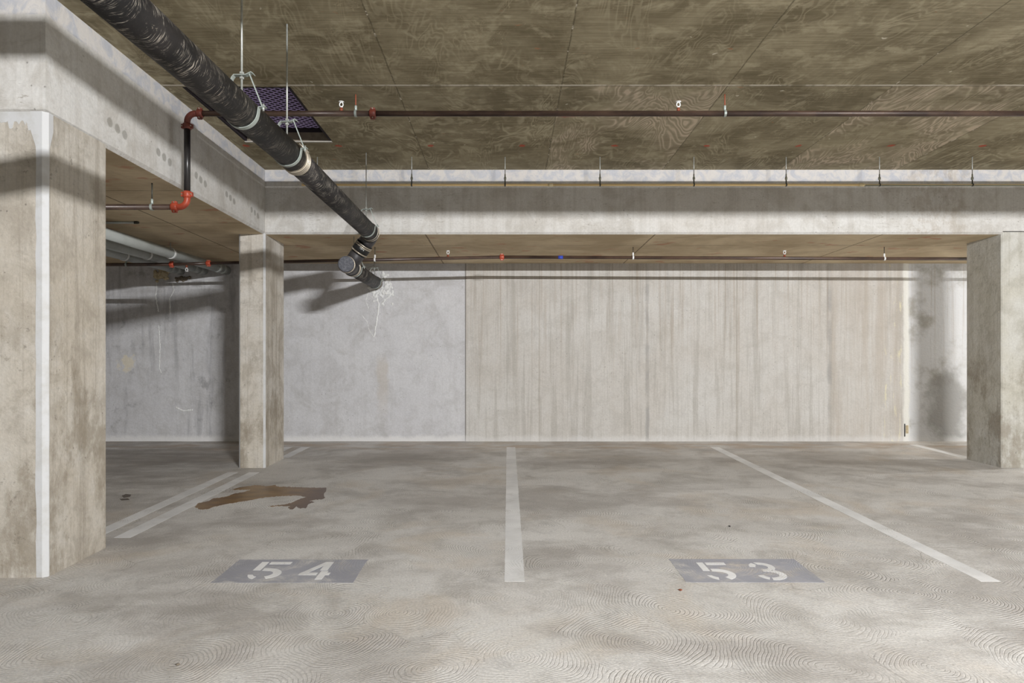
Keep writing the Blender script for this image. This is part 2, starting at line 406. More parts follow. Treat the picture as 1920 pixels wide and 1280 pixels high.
def floor_color(n, p):
    x, y, z = n.sep(p)
    q = n.comb(x, y, 0.)
    big = n.noise(n.vscale(q, (.55, 1., 1.)), 1.0, 4, .6, .4)
    med = n.noise(q, 1.9, 6, .68, .4)
    fine = n.noise(q, 85, 2, .7)
    # trowel fans: rings about scattered centres
    warp = n.vscale(n.vadd(n.noise(q, 1.5, 2, .5, color=True), (-.5, -.5, -.5)), (.40, .40, 0))
    qq = n.vadd(q, warp)
    vn = n.new('ShaderNodeTexVoronoi', feature='F1', voronoi_dimensions='2D'); n.put(vn.inputs['Vector'], qq)
    vn.inputs['Scale'].default_value = 1.9; vn.inputs['Randomness'].default_value = .9
    d = vn.outputs['Distance']
    cell = n.sep(vn.outputs['Color'])[0]
    edge = n.voro(qq, 1.9, .9, 'DISTANCE_TO_EDGE', '2D')
    jit = n.noise(q, 9, 3, .6)
    rings = n.math('SINE', n.add(n.mul(d, 205.), n.mul(jit, 9.)))
    groove = n.step(n.add(rings, n.mul(n.sub(n.noise(q, 30, 3, .6), .5), 1.6)), .35, .95)
    amt = n.mul(n.step(n.noise(n.vadd(q, (5, 2, 0)), 1.3, 3, .6), .38, .62, .25, 1.), n.step(cell, .0, .5, .55, 1.))
    arcs = n.mul(n.step(edge, .0, .014, 1., 0.), n.step(n.noise(n.vadd(q, (2, 9, 0)), 1.6, 3), .52, .66))
    base, lite, dark, warm = c(217, 213, 208), c(232, 229, 225), c(175, 169, 162), c(213, 200, 184)
    col = n.mix(n.step(big, .34, .66), base, lite)
    col = n.mix(n.mul(n.step(med, .45, .67), .62), col, dark)
    col = n.mix(n.mul(n.step(n.noise(n.vadd(q, (31, 7, 0)), 6., 5, .75, .3), .5, .72), .3), col, (.33, .32, .31))
    col = n.mix(n.mul(n.step(n.noise(n.vadd(q, (20, 4, 0)), 1.2, 5, .6, .5), .5, .68), .55), col, warm)
    col = n.mix(n.mul(n.step(n.noise(n.vscale(n.vadd(q, (8, 14, 0)), (.8, 1.1, 1)), .85, 6, .66, .3), .46, .64), .58), col, c(164, 157, 151))
    # tyre and oil grime at the head of each bay
    ox = n.new('ShaderNodeMath', operation='FLOORED_MODULO'); n.put(ox.inputs[0], n.add(x, -.035)); ox.inputs[1].default_value = 2.61
    bx = n.sub(ox.outputs[0], 1.305); by = n.sub(y, 7.9)
    dd = n.math('SQRT', n.add(n.mul(n.mul(bx, bx), .75), n.mul(n.mul(by, by), 1.1)))
    gr = n.step(n.add(dd, n.mul(n.sub(n.noise(n.vscale(q, (.8, 1.2, 1)), 1.8, 6, .68, .4), .5), 1.9)), .1, 1.0, 1., 0.)
    col = n.mix(n.mul(gr, .5), col, c(140, 130, 119))
    rust = n.mul(n.inside(n.add(y, n.mul(n.sub(n.noise(q, 3, 4), .5), .5)), 8.55, 9.1, .15), n.step(n.noise(n.vscale(q, (.8, 2., 1)), 2.2, 5, .6), .42, .62))
    col = n.mix(n.mul(rust, .55), col, c(186, 156, 122))
    # the left bay is darker, in noisy patches
    lb = n.mul(n.step(x, -2.9, -3.3), n.step(n.noise(n.vscale(q, (.6, 1.6, 1)), 2.2, 6, .65), .38, .62))
    col = n.mix(n.mul(lb, .5), col, c(146, 138, 130))
    col = n.mix(n.lin(fine, .34, .66, 0., .30), col, (.16, .15, .14))
    col = n.mix(n.mul(n.mul(groove, amt), .28), col, c(112, 108, 102))
    col = n.mix(n.mul(arcs, .38), col, c(130, 124, 116))
    # hairline crack-like trowel laps and dark specks
    sp = n.voro(q, 5.5, 1., dims='2D')
    col = n.mix(n.mul(n.step(sp, .012, .022, 1., 0.), .6), col, c(92, 84, 76))
    h = n.add(n.mul(n.mul(groove, amt), -.6), n.mul(n.noise(q, 70, 2, .6), .45))
    return col, h, groove, amt

def mat_floor():
    n = NT('swirl_trowelled_floor_concrete'); p = n.pos(); col, h, g, a = floor_color(n, p)
    return n.finish(col, .58, normal=n.bump(h, .5, .007), spec=.22)

def mat_paint(name, paint, wear_lo, wear_hi, seed):
    """floor paint worn through to the concrete"""
    n = NT(name); p = n.pos(); col, h, g, a = floor_color(n, p)
    x, y, z = n.sep(p); q = n.vadd(n.comb(x, y, 0), (seed, seed * .4, 0))
    w = n.add(n.noise(q, 5, 7, .7, .4), n.mul(n.mul(g, a), .10))
    keep = n.step(w, wear_lo, wear_hi, 1., .12)
    tone = n.mix(n.step(n.noise(q, 3, 4), .35, .65), paint, tuple(v * .86 for v in paint))
    return n.finish(n.mix(keep, col, tone), .65, normal=n.bump(h, .3, .005), spec=.3)

def simple(name, rgb, rough=.5, metal=0., var=.0, dark=None, scale=20, spec=.4, bump=0.):
    n = NT(name); p = n.pos(); col = rgb; nm = None
    if var:
        f = n.noise(p, scale, 5, .65)
        col = n.mix(n.mul(n.step(f, .42, .68), var), rgb, dark or tuple(v * .5 for v in rgb))
        if bump: nm = n.bump(f, bump, .004)
    return n.finish(col, rough, metal, nm, spec)

def mat_black_pipe():
    n = NT('scuffed_black_cast_iron'); p = n.pos(); x, y, z = n.sep(p)
    base = n.mix(n.step(n.noise(p, 3, 5, .6), .35, .65), c(22, 21, 21), c(40, 37, 36))
    # pale curved scuffs running round the pipe
    s = n.noise(n.comb(n.mul(x, 11.), n.mul(n.add(y, n.mul(n.noise(p, 3.5, 3), .14)), 210.), n.mul(z, 11.)), 1., 4, .68)
    m = n.step(n.noise(n.vscale(p, (9., 5., 9.)), 1.6, 4, .65), .42, .62)
    col = n.mix(n.mul(n.mul(n.step(s, .53, .63), m), .7), base, c(196, 186, 172))
    s2 = n.step(n.noise(n.comb(n.mul(x, 26.), n.mul(y, 13.), n.mul(z, 26.)), 1., 5, .75), .64, .72)
    col = n.mix(n.mul(s2, .45), col, c(190, 178, 160))
    rs = n.step(n.noise(n.vscale(p, (9, 5, 9)), 1., 5, .7), .68, .74)
    col = n.mix(n.mul(rs, .7), col, c(150, 104, 62))
    return n.finish(col, .6, normal=n.bump(n.noise(p, 40, 4), .15, .004), spec=.3)

def mat_rust_pipe():
    n = NT('rusty_brown_steel'); p = n.pos()
    f = n.noise(n.vscale(p, (2., 8., 8.)), 1.2, 6, .65)
    col = n.mix(n.step(f, .35, .65), c(62, 48, 42), c(96, 76, 64))
    col = n.mix(n.mul(n.step(n.noise(p, 18, 4), .55, .7), .4), col, c(60, 44, 48))
    return n.finish(col, .38, .15, None, .55)

M = {}
M['wall'] = mat_wall()
M['col_near'] = mat_column('near_column_concrete', c(198, 192, 182), c(154, 145, 132), c(190, 181, 167), 31., .5, .55)
M['col_back'] = mat_column('mid_column_concrete', c(208, 203, 195), c(162, 153, 140), c(200, 192, 179), 47., .6, .6)
M['col_right'] = mat_column('pale_column_concrete', c(203, 201, 194), c(166, 161, 148), c(196, 192, 180), 61., .35, .5)
M['beam'] = mat_beam(); M['ceiling'] = mat_ceiling(); M['soffit'] = mat_soffit(); M['floor'] = mat_floor()
M['plain'] = simple('plain_concrete', c(190, 185, 176), .9, 0, .4, c(150, 143, 132), 3., .2)
M['plaster'] = simple('white_patching_plaster', c(200, 200, 200), .85, 0, .5, c(178, 175, 168), 9., .2, .3)
M['line'] = mat_paint('worn_white_line_paint', c(234, 233, 232), .52, .82, 3.)
M['pad'] = mat_paint('worn_grey_blue_floor_paint', c(166, 166, 174), .47, .70, 9.)
M['digit'] = mat_paint('worn_white_stencil_paint', c(240, 239, 238), .54, .78, 17.)
M['pipe'] = mat_black_pipe()
M['fitting'] = simple('dark_cast_fitting', c(52, 50, 52), .5, .1, .5, c(80, 76, 74), 14., .5, .15)
M['cap'] = simple('blotched_grey_cap', c(74, 75, 82), .6, .1, .6, c(120, 120, 124), 45., .5, .3)
M['rubber'] = simple('black_rubber_sleeve', c(30, 29, 29), .55)
M['steel'] = simple('stainless_clamp_band', c(176, 166, 150), .38, .55, .3, c(120, 108, 92), 60.)
M['galv'] = simple('galvanised_steel', c(178, 186, 180), .42, .35, .4, c(140, 150, 146), 30.)
M['rod'] = simple('threaded_zinc_rod', c(176, 178, 172), .4, .4, .4, c(120, 120, 112), 60.)
M['darkrod'] = simple('dark_oiled_rod', c(66, 66, 60), .5, .3, .3, c(110, 108, 98), 60.)
M['rust'] = mat_rust_pipe()
M['redrod'] = simple('red_primed_rod', c(140, 74, 52), .6, 0, .5, c(110, 70, 46), 40.)
M['red'] = simple('orange_red_coupling_paint', c(178, 76, 52), .42, 0, .4, c(140, 52, 36), 35., .5)
M['darkred'] = simple('dull_red_coupling_paint', c(112, 52, 40), .5, 0, .5, c(84, 42, 36), 35., .5)
M['riser'] = simple('satin_black_pipe', c(44, 42, 42), .3, .2, .3, c(64, 60, 58), 25., .5)
M['yellow'] = simple('yellow_gas_pipe_paint', c(255, 226, 168), .5, 0, .2, c(246, 208, 146), 9.)
M['paleyellow'] = simple('pale_yellow_joint', c(240, 222, 178), .55)
M['greenish'] = simple('grey_green_conduit', c(176, 178, 164), .5, .1, .3, c(120, 122, 110), 9.)
M['greygalv'] = simple('grey_green_pvc', c(168, 171, 167), .42, 0, .3, c(140, 144, 140), 6.)
M['white'] = simple('white_painted_metal', c(228, 228, 226), .4)
M['blue'] = simple('blue_tape', c(52, 72, 176), .5)
M['mesh'] = simple('violet_expanded_metal', c(186, 168, 216), .45, .0, .35, c(130, 112, 164), 30.)
M['shaft'] = simple('dark_shaft_lining', c(40, 32, 38), .85, 0, .4, c(26, 20, 24), 9.)
M['frame'] = simple('brown_grey_shaft_rim', c(122, 112, 98), .8, 0, .5, c(84, 74, 62), 9.)
M['stain'] = None
M['crust'] = simple('white_lime_crust', c(230, 230, 228), .9, 0, .5, c(186, 184, 180), 30., .2, .6)
M['foam'] = simple('brown_sealant_foam', c(196, 182, 152), .9, 0, .6, c(140, 122, 96), 30., .2, .6)
M['lampbody'] = simple('lamp_housing', c(190, 190, 186), .5, .3)

def mat_stain():
    n = NT('brown_leak_stain'); p = n.pos(); x, y, z = n.sep(p)
    f = n.noise(n.vscale(p, (1., 2., 1.)), 5, 6, .65)
    col = n.mix(n.step(x, -1.95, -1.6), c(136, 104, 60), c(92, 64, 42))
    col = n.mix(n.mul(n.step(f, .42, .62), .5), col, c(78, 54, 34))
    return n.finish(col, .35, normal=n.bump(n.noise(p, 60, 4), .2, .003), spec=.4)
M['stain'] = mat_stain()
M['darkstain'] = simple('dark_oil_mark', c(96, 86, 76), .5, 0, .4, c(70, 62, 54), 9.)

def emitter(name, col, strength):
    n = NT(name); e = n.new('ShaderNodeEmission'); n.put(e.inputs[0], col); e.inputs[1].default_value = strength
    n.t.links.new(e.outputs[0], n.out.inputs[0]); return n.m

# ================================================================== setting
XL, XR, YB = -9.0, 12.0, -9.0
# floor
fb = MB(); k = 0
fb.v += [(XL - .3, YB, floor_z(YB)), (XR + .3, YB, floor_z(YB)), (XR + .3, Y_WALL + .3, floor_z(Y_WALL + .3)), (XL - .3, Y_WALL + .3, floor_z(Y_WALL + .3))]
fb.v += [(a, b, d - .3) for a, b, d in fb.v]
for q in ((0, 1, 2, 3), (7, 6, 5, 4), (0, 4, 5, 1), (1, 5, 6, 2), (2, 6, 7, 3), (3, 7, 4, 0)): fb.face(list(q))
struct('floor', fb, M['floor'])
# high slab with the shaft opening
OX0, OX1, OY0, OY1 = -2.44, -1.63, 5.10, 6.34
cb = MB(); xs = [XL - .3, OX0, OX1, XR + .3]; ys = [YB, OY0, OY1, Y_WALL + .3]
def grid(mb, z, flip):
    k = len(mb.v)
    for yy in ys:
        for xx in xs: mb.v.append((xx, yy, z))
    for j in range(3):
        for i in range(3):
            if (i, j) == (1, 1): continue
            a = k + j * 4 + i; q = [a, a + 1, a + 5, a + 4]
            mb.face(q[::-1] if flip else q)
    return k
k0 = grid(cb, H_CEIL, True); k1 = grid(cb, H_CEIL + .30, False)
def wallq(a, b): cb.face([k0 + a, k0 + b, k1 + b, k1 + a])
for a, b in ((5, 6), (6, 10), (10, 9), (9, 5)): wallq(a, b)
for a, b in ((0, 1), (1, 2), (2, 3), (3, 7), (7, 11), (11, 15), (15, 14), (14, 13), (13, 12), (12, 8), (8, 4), (4, 0)): wallq(a, b)
struct('ceiling', cb, M['ceiling'])
# dropped slab, L-shaped, its lower arris chamfered; soffit has its own face material
ch = .022
def Lpoly(o):   # offset into the slab
    return [(XL, Y_NEAR + o), (X_BEAM - o, Y_NEAR + o), (X_BEAM - o, Y_BEAM + o), (XR, Y_BEAM + o), (XR, Y_WALL + .1), (XL, Y_WALL + .1)]
sb = MB(); A = Lpoly(ch); B = Lpoly(0.); m6 = 6
sb.v += [(x, y, H_SOF) for x, y in A] + [(x, y, H_SOF + ch) for x, y in B] + [(x, y, H_CEIL + .02) for x, y in B]
sb.face([5, 4, 3, 2, 1, 0], 1); sb.face([12 + i for i in range(6)], 0)
for i in range(6):
    j = (i + 1) % 6
    sb.face([i, j, 6 + j, 6 + i], 0); sb.face([6 + i, 6 + j, 12 + j, 12 + i], 0)
struct('dropped_slab', sb, [M['beam'], M['soffit']])
# walls
wb = MB(); wb.prism([(XL - .2, Y_WALL), (-.58, Y_WALL), (-.58, Y_WALL - .012), (5.40, Y_WALL - .012), (5.40, Y_WALL), (XR + .2, Y_WALL), (XR + .2, Y_WALL + .3), (XL - .2, Y_WALL + .3)], -.25, H_CEIL + .1)
struct('wall_back', wb, M['wall'])
struct('wall_left', MB().box((XL - .25, YB, -.6), (XL, Y_WALL + .1, H_CEIL + .1)), M['plain'])
struct('wall_right', MB().box((XR, YB, -.6), (XR + .25, Y_WALL + .1, H_CEIL + .1)), M['plain'])

# columns
def column(x0, x1, y0, y1, mat, cham, corner_mats=False, top=H_SOF + .03, label=None):
    """rectangular column with chamfered arrises; the faces of the chamfer may be patched white"""
    poly = [(x0 + cham, y0), (x1 - cham, y0), (x1, y0 + cham), (x1, y1 - cham), (x1 - cham, y1), (x0 + cham, y1), (x0, y1 - cham), (x0, y0 + cham)]
    mb = MB(); mb.v += [(x, y, floor_z(y) - .03) for x, y in poly] + [(x, y, top) for x, y in poly]
    mb.face(list(reversed(range(8)))); mb.face([8 + i for i in range(8)])
    for i in range(8):
        j = (i + 1) % 8; mb.face([i, j, 8 + j, 8 + i], 1 if (corner_mats and i % 2 == 1) else 0)
    return struct('column', mb, [mat, M['plaster']], label=label)
near = column(-2.885, X_BEAM + .008, Y_NEAR - .008, 4.375, M['col_near'], .02, True, H_SOF + .005, 'thick grey concrete column nearest the camera with a white patched corner')
# white patch spread over the front arris of the near column
pp = MB()
Z1 = H_SOF + .004
fr = [(-.062, 0.), (-.062, .5)]
pr = random.Random(3)
L, R = [], []
NZ = 26
for i in range(NZ + 1):
    z = floor_z(Y_NEAR) + .002 + (Z1 - floor_z(Y_NEAR)) * i / NZ
    wl = .034 + pr.uniform(-.004, .004) + (.03 if i > NZ - 2 else 0); wr = .004 + pr.uniform(0, .004) + (.03 if i > NZ - 2 else 0)
    L.append((X_BEAM + .008 - .02 - wl, Y_NEAR - .0105, z)); R.append((X_BEAM + .0105, Y_NEAR - .008 + .02 + wr, z))
k = 0
for i in range(NZ + 1):
    pp.v += [L[i], (X_BEAM - .012, Y_NEAR - .0112, L[i][2]), (X_BEAM + .0108, Y_NEAR + .012, L[i][2]), R[i], (X_BEAM - .03, Y_NEAR + .03, L[i][2])]
for i in range(NZ):
    a, b = i * 5, i * 5 + 5
    for j in range(5): pp.face([a + j, a + (j + 1) % 5, b + (j + 1) % 5, b + j])
pp.face([0, 1, 2, 3, 4]); pp.face([NZ * 5 + j for j in (4, 3, 2, 1, 0)])
o = pp.build('plaster_patch', M['plaster'], near)
sm = MB(); N = 30; rq = random.Random(8)
for i in range(N + 1):
    x = -2.886 + (X_BEAM - .045 + 2.886) * i / N; lo = Z1 - .045 - rq.uniform(0, .03) - .05 * max(0, math.sin(i * .55)) ** 3
    for yy in (Y_NEAR - .0100, Y_NEAR + .004): sm.v += [(x, yy, lo), (x, yy, Z1)]
for i in range(N):
    a = i * 4; b = a + 4
    for q in ((0, 1, 5, 4), (2, 6, 7, 3), (1, 3, 7, 5), (0, 4, 6, 2)): sm.face([a + k for k in q])
sm.face([0, 2, 3, 1]); sm.face([N * 4, N * 4 + 1, N * 4 + 3, N * 4 + 2])
sm.build('plaster_smear', M['plaster'], near)
column(-2.859, X_BEAM, Y_BEAM, 7.85, M['col_back'], .020, True, label='slim concrete column in the middle distance under the corner of the dropped slab')
column(5.225, 5.53, Y_BEAM, 7.79, M['col_right'], .012, False, label='pale concrete column at the end of the cross beam on the far side of bay 53')

# ================================================================== floor markings
TH = .0007
def quad_mark(name, x0, x1, y0, y1, mat, parent=None, h=TH, wob=.0015, seed=0):
    rr = random.Random(seed); nseg = max(2, int((y1 - y0) / .06)); mb = MB(); L = []; R = []
    for i in range(nseg + 1):
        y = y0 + (y1 - y0) * i / nseg
        L.append((x0 + rr.uniform(-wob, wob), y)); R.append((x1 + rr.uniform(-wob, wob), y))
    mb.prism(L[::-1] + R, -.001, h, 0, floor_z) if False else None
    # strip of quads so the slab stays planar
    for (lx, y), (rx, _) in zip(L, R): mb.v += [(lx, y, floor_z(y) - .002), (rx, y, floor_z(y) - .002), (rx, y, floor_z(y) + h), (lx, y, floor_z(y) + h)]
    for i in range(nseg):
        a, b = i * 4, i * 4 + 4
        for j in range(4): mb.face([a + j, a + (j + 1) % 4, b + (j + 1) % 4, b + j])
    mb.face([0, 1, 2, 3]); mb.face([nseg * 4 + j for j in (3, 2, 1, 0)])
    return mb.build(name, mat, parent)
YF, YE = 3.73, 8.73
LG = 'white painted bay lines'
for i, (x0, x1, y0, y1, lab) in enumerate([
    (-.021, .090, YF, YE, 'white parking line running straight back between bays 54 and 53'),
    (2.583, 2.692, YF, YE, 'white parking line slanting away along the far side of bay 53'),
    (-2.868, -2.760, 4.42, 6.98, 'outer white line of the double line between the two left columns'),
    (-2.650, -2.538, 4.585, 6.98, 'inner white line of the double line, bordering bay 54 by the brown stain'),
    (-2.650, -2.538, 7.90, YE, 'short white line end emerging behind the middle column beside bay 54'),
    (-2.868, -2.760, 7.90, YE, 'short white line end tucked right behind the middle column'),
    (5.25, 5.36, 7.83, 8.95, 'short white line end running from the pale column to the back wall'),
    (5.24, 5.36, 4.6, 7.0, 'white line in front of the pale column, only its tip showing'),
]):
    tag(quad_mark('parking_line', x0, x1, y0, y1, M['line'], None, TH, .0015, i), lab, 'parking line', LG)

def flat_poly(name, poly, mat, parent, h):
    mb = MB(); mb.prism(poly, -.002, h, 0, floor_z); o = mb.build(name, mat, parent)
    bm = bmesh.new(); bm.from_mesh(o.data); bmesh.ops.triangulate(bm, faces=[f for f in bm.faces if len(f.verts) > 4]); bm.to_mesh(o.data); bm.free()
    return o
def ring_pts(cx, cy, rx, ry, a0, a1, n=14):
    return [(cx + rx * math.cos(math.radians(a0 + (a1 - a0) * i / n)), cy + ry * math.sin(math.radians(a0 + (a1 - a0) * i / n))) for i in range(n + 1)]
# stencil digits in a 0.17 x 0.305 box: lists of outline polygons
def digit_polys(d):
    if d == '5':
        top = [(0.052, .305), (.17, .305), (.17, .262), (.052, .262)]
        stem = [(0.0, .305), (.040, .305), (.040, .155), (.0, .155)]
        bowl = [(.052, .190)] + ring_pts(.070, .095, .100, .095, 88, -62, 16) + ring_pts(.070, .095, .056, .052, -62, 80, 16) + [(.052, .148)]
        foot = [(0.0, .078)] + ring_pts(.070, .095, .070, .095, 195, 252, 8)[1:] + ring_pts(.070, .095, .045, .053, 252, 200, 8) 
        return [stem, top, bowl, foot]
    if d == '4':
        a = [(0., .10), (.095, .305), (.142, .305), (.142, .155), (.100, .155), (.100, .235), (.045, .113), (.100, .113), (.100, .07), (0., .07)]
        b = [(.112, .143), (.112, .0), (.152, .0), (.152, .07), (.172, .07), (.172, .113), (.152, .113), (.152, .143)]
        return [a, b]
    if d == '3':
        t = [(.005, .225)] + ring_pts(.075, .225, .070, .080, 180, 120, 6) + ring_pts(.075, .225, .032, .040, 120, 180, 6)
        u = ring_pts(.075, .225, .078, .080, 105, -70, 14) + ring_pts(.075, .090, .092, .090, 60, -100, 16) + ring_pts(.075, .090, .050, .050, -100, 75, 14) + [(.055, .142), (.055, .178)] + ring_pts(.075, .225, .038, .042, -70, 100, 12)
        l = ring_pts(.075, .090, .078, .090, 190, 245, 6) + ring_pts(.075, .090, .042, .050, 245, 190, 6)
        return [t, u, l]
def stall(name, digs, px0, px1, py0, py1, places, label):
    t = thing(name, label, 'bay number', ((px0 + px1) / 2, (py0 + py1) / 2, floor_z((py0 + py1) / 2)), 'stencilled bay numbers')
    quad_mark('pad', px0, px1, py0, py1, M['pad'], t, .0007, .003, int(px0 * 10) + 50)
    for d, (dx, dy, w) in zip(digs, places):
        pcs = digit_polys(d); mb = MB()
        for pc in pcs: mb.prism([(dx + x * w / .17, dy + y) for x, y in pc], -.001, .0014, 0, floor_z)
        o = mb.build('digit', M['digit'], t)
        bm = bmesh.new(); bm.from_mesh(o.data); bmesh.ops.triangulate(bm, faces=[f for f in bm.faces if len(f.verts) > 4]); bm.to_mesh(o.data); bm.free()
stall('stall_number', '54', -1.618, -.845, 3.71, 4.115, ((-1.465, 3.762, .18), (-1.18, 3.762, .17)), 'faded grey floor pad stencilled with the white number 54')
stall('stall_number', '53', .968, 1.725, 3.715, 4.125, ((1.115, 3.752, .165), (1.40, 3.752, .165)), 'faded grey floor pad stencilled with the white number 53')

# brown leak stain: outline traced on the floor
outl = [(365, 950), (372, 943), (392, 939), (400, 934), (425, 931), (440, 925), (458, 922), (470, 918), (433, 918), (452, 913), (470, 911), (478, 909), (500, 911), (516, 909), (520, 912), (560, 913), (580, 914), (612, 914), (611, 921), (607, 926), (609, 934), (600, 936), (588, 937), (580, 938), (590, 941), (578, 945), (575, 952), (562, 953), (556, 949), (548, 955), (540, 951), (545, 948), (522, 949), (502, 949), (528, 946), (546, 943), (556, 938), (566, 934), (576, 931), (560, 929), (540, 929), (520, 930), (500, 932), (480, 935), (466, 938), (452, 940), (436, 943), (418, 946), (400, 950), (390, 954), (376, 955)]
rs = random.Random(5); dense = []
for (a, b), (e, f) in zip(outl, outl[1:] + outl[:1]):
    nn = max(2, int(math.hypot(e - a, (f - b) * 3) / 2.2))
    for i in range(nn):
        t = i / nn; g = ground(a + (e - a) * t, b + (f - b) * t)
        dense.append((g[0] + rs.uniform(-.004, .004), g[1] + rs.uniform(-.016, .016)) if i else g)
tag(flat_poly('leak_stain', dense, M['stain'], None, .001), 'rust brown spilled stain with ragged edges on the floor of bay 54', 'stain')
for lab, pts in (('small dark oil mark on the floor beyond the double line', [(228, 929), (236, 926), (246, 927), (244, 931), (232, 933)]), ('tiny dark oil drip right behind the small oil mark', [(224, 935), (240, 934), (243, 937), (228, 938)])):
    tag(flat_poly('oil_mark', [ground(*q) for q in pts], M['darkstain'], None, .001), lab, 'stain', 'oil marks')

# ================================================================== big black drain pipe
PR = .081
def px_axis(y):     # axis of the overhead run
    if y < 4.33: X = -1.374 + (y - 2.0) * (.024 / 2.33)
    else: X = -1.350 - (y - 4.33) * (.036 / 2.31)
    return Vector((X, y, ZC + 1.318 + .0178 * (y - 4.16)))
dp = thing('drain_pipe', 'large scuffed black drain pipe running overhead from the camera to the back wall', 'pipe', px_axis(4.33))
MB().tube([px_axis(1.2), px_axis(4.325)], PR, 40).build('pipe_section', M['pipe'], dp)
MB().tube([px_axis(4.335), px_axis(6.80)], PR, 40).build('pipe_section', M['pipe'], dp)
def clamp_coupling(center, axis, R, length, bands, parent, sleeve='rubber', name='coupling'):
    ax = Vector(axis).normalized(); o = Vector(center) - ax * length / 2
    cp = MB().lathe(o, ax, [(0, R + .001), (0, R + .006), (length, R + .006), (length, R + .001)], 40).build(name, M[sleeve], parent)
    for b in bands:
        s = MB().lathe(o + ax * (b * length - .0065), ax, [(0, R + .005), (0, R + .0095), (.013, R + .0095), (.013, R + .005)], 40).build('band', M['steel'], None)
        s.parent = cp
        u = Vector((0, 0, 1)) - ax * ax.z; u.normalize(); w = ax.cross(u)
        q = o + ax * (b * length) + (u * .3 + w * -.95).normalized() * (R + .016)
        sc = MB().tube([q - u * .014, q + u * .014], .006, 10).build('screw', M['steel'], None); sc.parent = cp
    return cp
axd = (px_axis(4.6) - px_axis(4.2)).normalized()
# the coupling at the joint: ribbed shield with four bands
cp = MB().lathe(px_axis(4.33) - axd * .042, axd, [(0, PR), (0, PR + .005)] + [(i * .084 / 24, PR + .005 + .0025 * (1 if (i // 3) % 2 else 0)) for i in range(25)] + [(.084, PR + .005), (.084, PR)], 40).build('coupling', M['steel'], dp)
for b in (-.03, -.01, .01, .03):
    s = MB().lathe(px_axis(4.33) + axd * (b - .0055), axd, [(0, PR + .006), (0, PR + .0105), (.011, PR + .0105), (.011, PR + .006)], 40).build('band', M['steel'], None); s.parent = cp
q = px_axis(4.33) + Vector((.06, 0, .068))
for i, b in enumerate((-.03, .015)):
    s = MB().tube([q + axd * b + Vector((-.018, -.03, .016)), q + axd * b + Vector((.02, .0, -.018))], .0055, 10).build('screw', M['steel'], None); s.parent = cp
# elbow at the end: the run turns down and to the left
e0 = px_axis(6.80); adir = axd; ddir = Vector((-.66, .02, -.75)).normalized()
clamp_coupling(e0 + adir * .06, adir, PR, .10, (.16, .80), dp)
ER = .10
st = e0 + adir * .09; cen = st + ddir * ER
pts = [st - adir * .03] + arc(cen, -ddir, adir, ER, 12) + [cen + adir * ER + ddir * .03]
MB().tube(pts, PR - .002, 36).build('elbow', M['fitting'], dp)
tee_c = Vector(((655 - VX) / F * 7.06, 7.06, ZC + (VY - 499) / F * 7.06))
s1 = cen + adir * ER; dvec = (tee_c - s1); dn = dvec.normalized(); dl = dvec.length
cpl = clamp_coupling(s1 + dn * .082, dn, PR, .115, (.10, .26, .86), dp)
# pale print on the black sleeve
u = Vector((0, -1, 0)) - dn * (-dn.y); u.normalize(); w = dn.cross(u)
for i in range(4):
    a = math.radians(-34 + i * 9)
    rdir = u * math.cos(a) + w * math.sin(a)
    q = s1 + dn * .068 + rdir * (PR + .0062)
    mb = MB().strip([q - dn * .010, q + dn * (.010 - .006 * (i % 2))], rdir.cross(dn), .005, .0012); o = mb.build('print', M['white'], None); o.parent = cpl
# tee: body along the lower run, branch up to the elbow
wall_pt = Vector((-1.789, Y_WALL + .03, ZC + 1.150))
rd = (wall_pt - tee_c).normalized()
cap_y = tee_c - rd * .215
tee = MB().tube([tee_c - rd * .17, tee_c + rd * .15], PR - .001, 36).build('tee_fitting', M['fitting'], dp)
br = MB().tube([s1 + dn * .10, tee_c], PR - .004, 36).build('branch', M['fitting'], None); br.parent = tee
capo = MB().lathe(cap_y, rd, [(0, PR - .010), (.004, PR - .002), (.012, PR), (.06, PR)], 40).build('end_cap', M['cap'], dp)
b1 = MB().lathe(tee_c - rd * .175, rd, [(0, PR), (0, PR + .006), (.016, PR + .006), (.016, PR)], 40).build('band', M['steel'], None); b1.parent = capo
clamp_coupling(tee_c + rd * .17, rd, PR, .075, (.2, .8), dp)
MB().tube([tee_c + rd * .16, wall_pt], PR - .001, 36).build('pipe_section', M['pipe'], dp)
clamp_coupling(wall_pt - rd * .16, rd, PR - .003, .03, (.5,), dp, 'fitting', 'wall_collar')

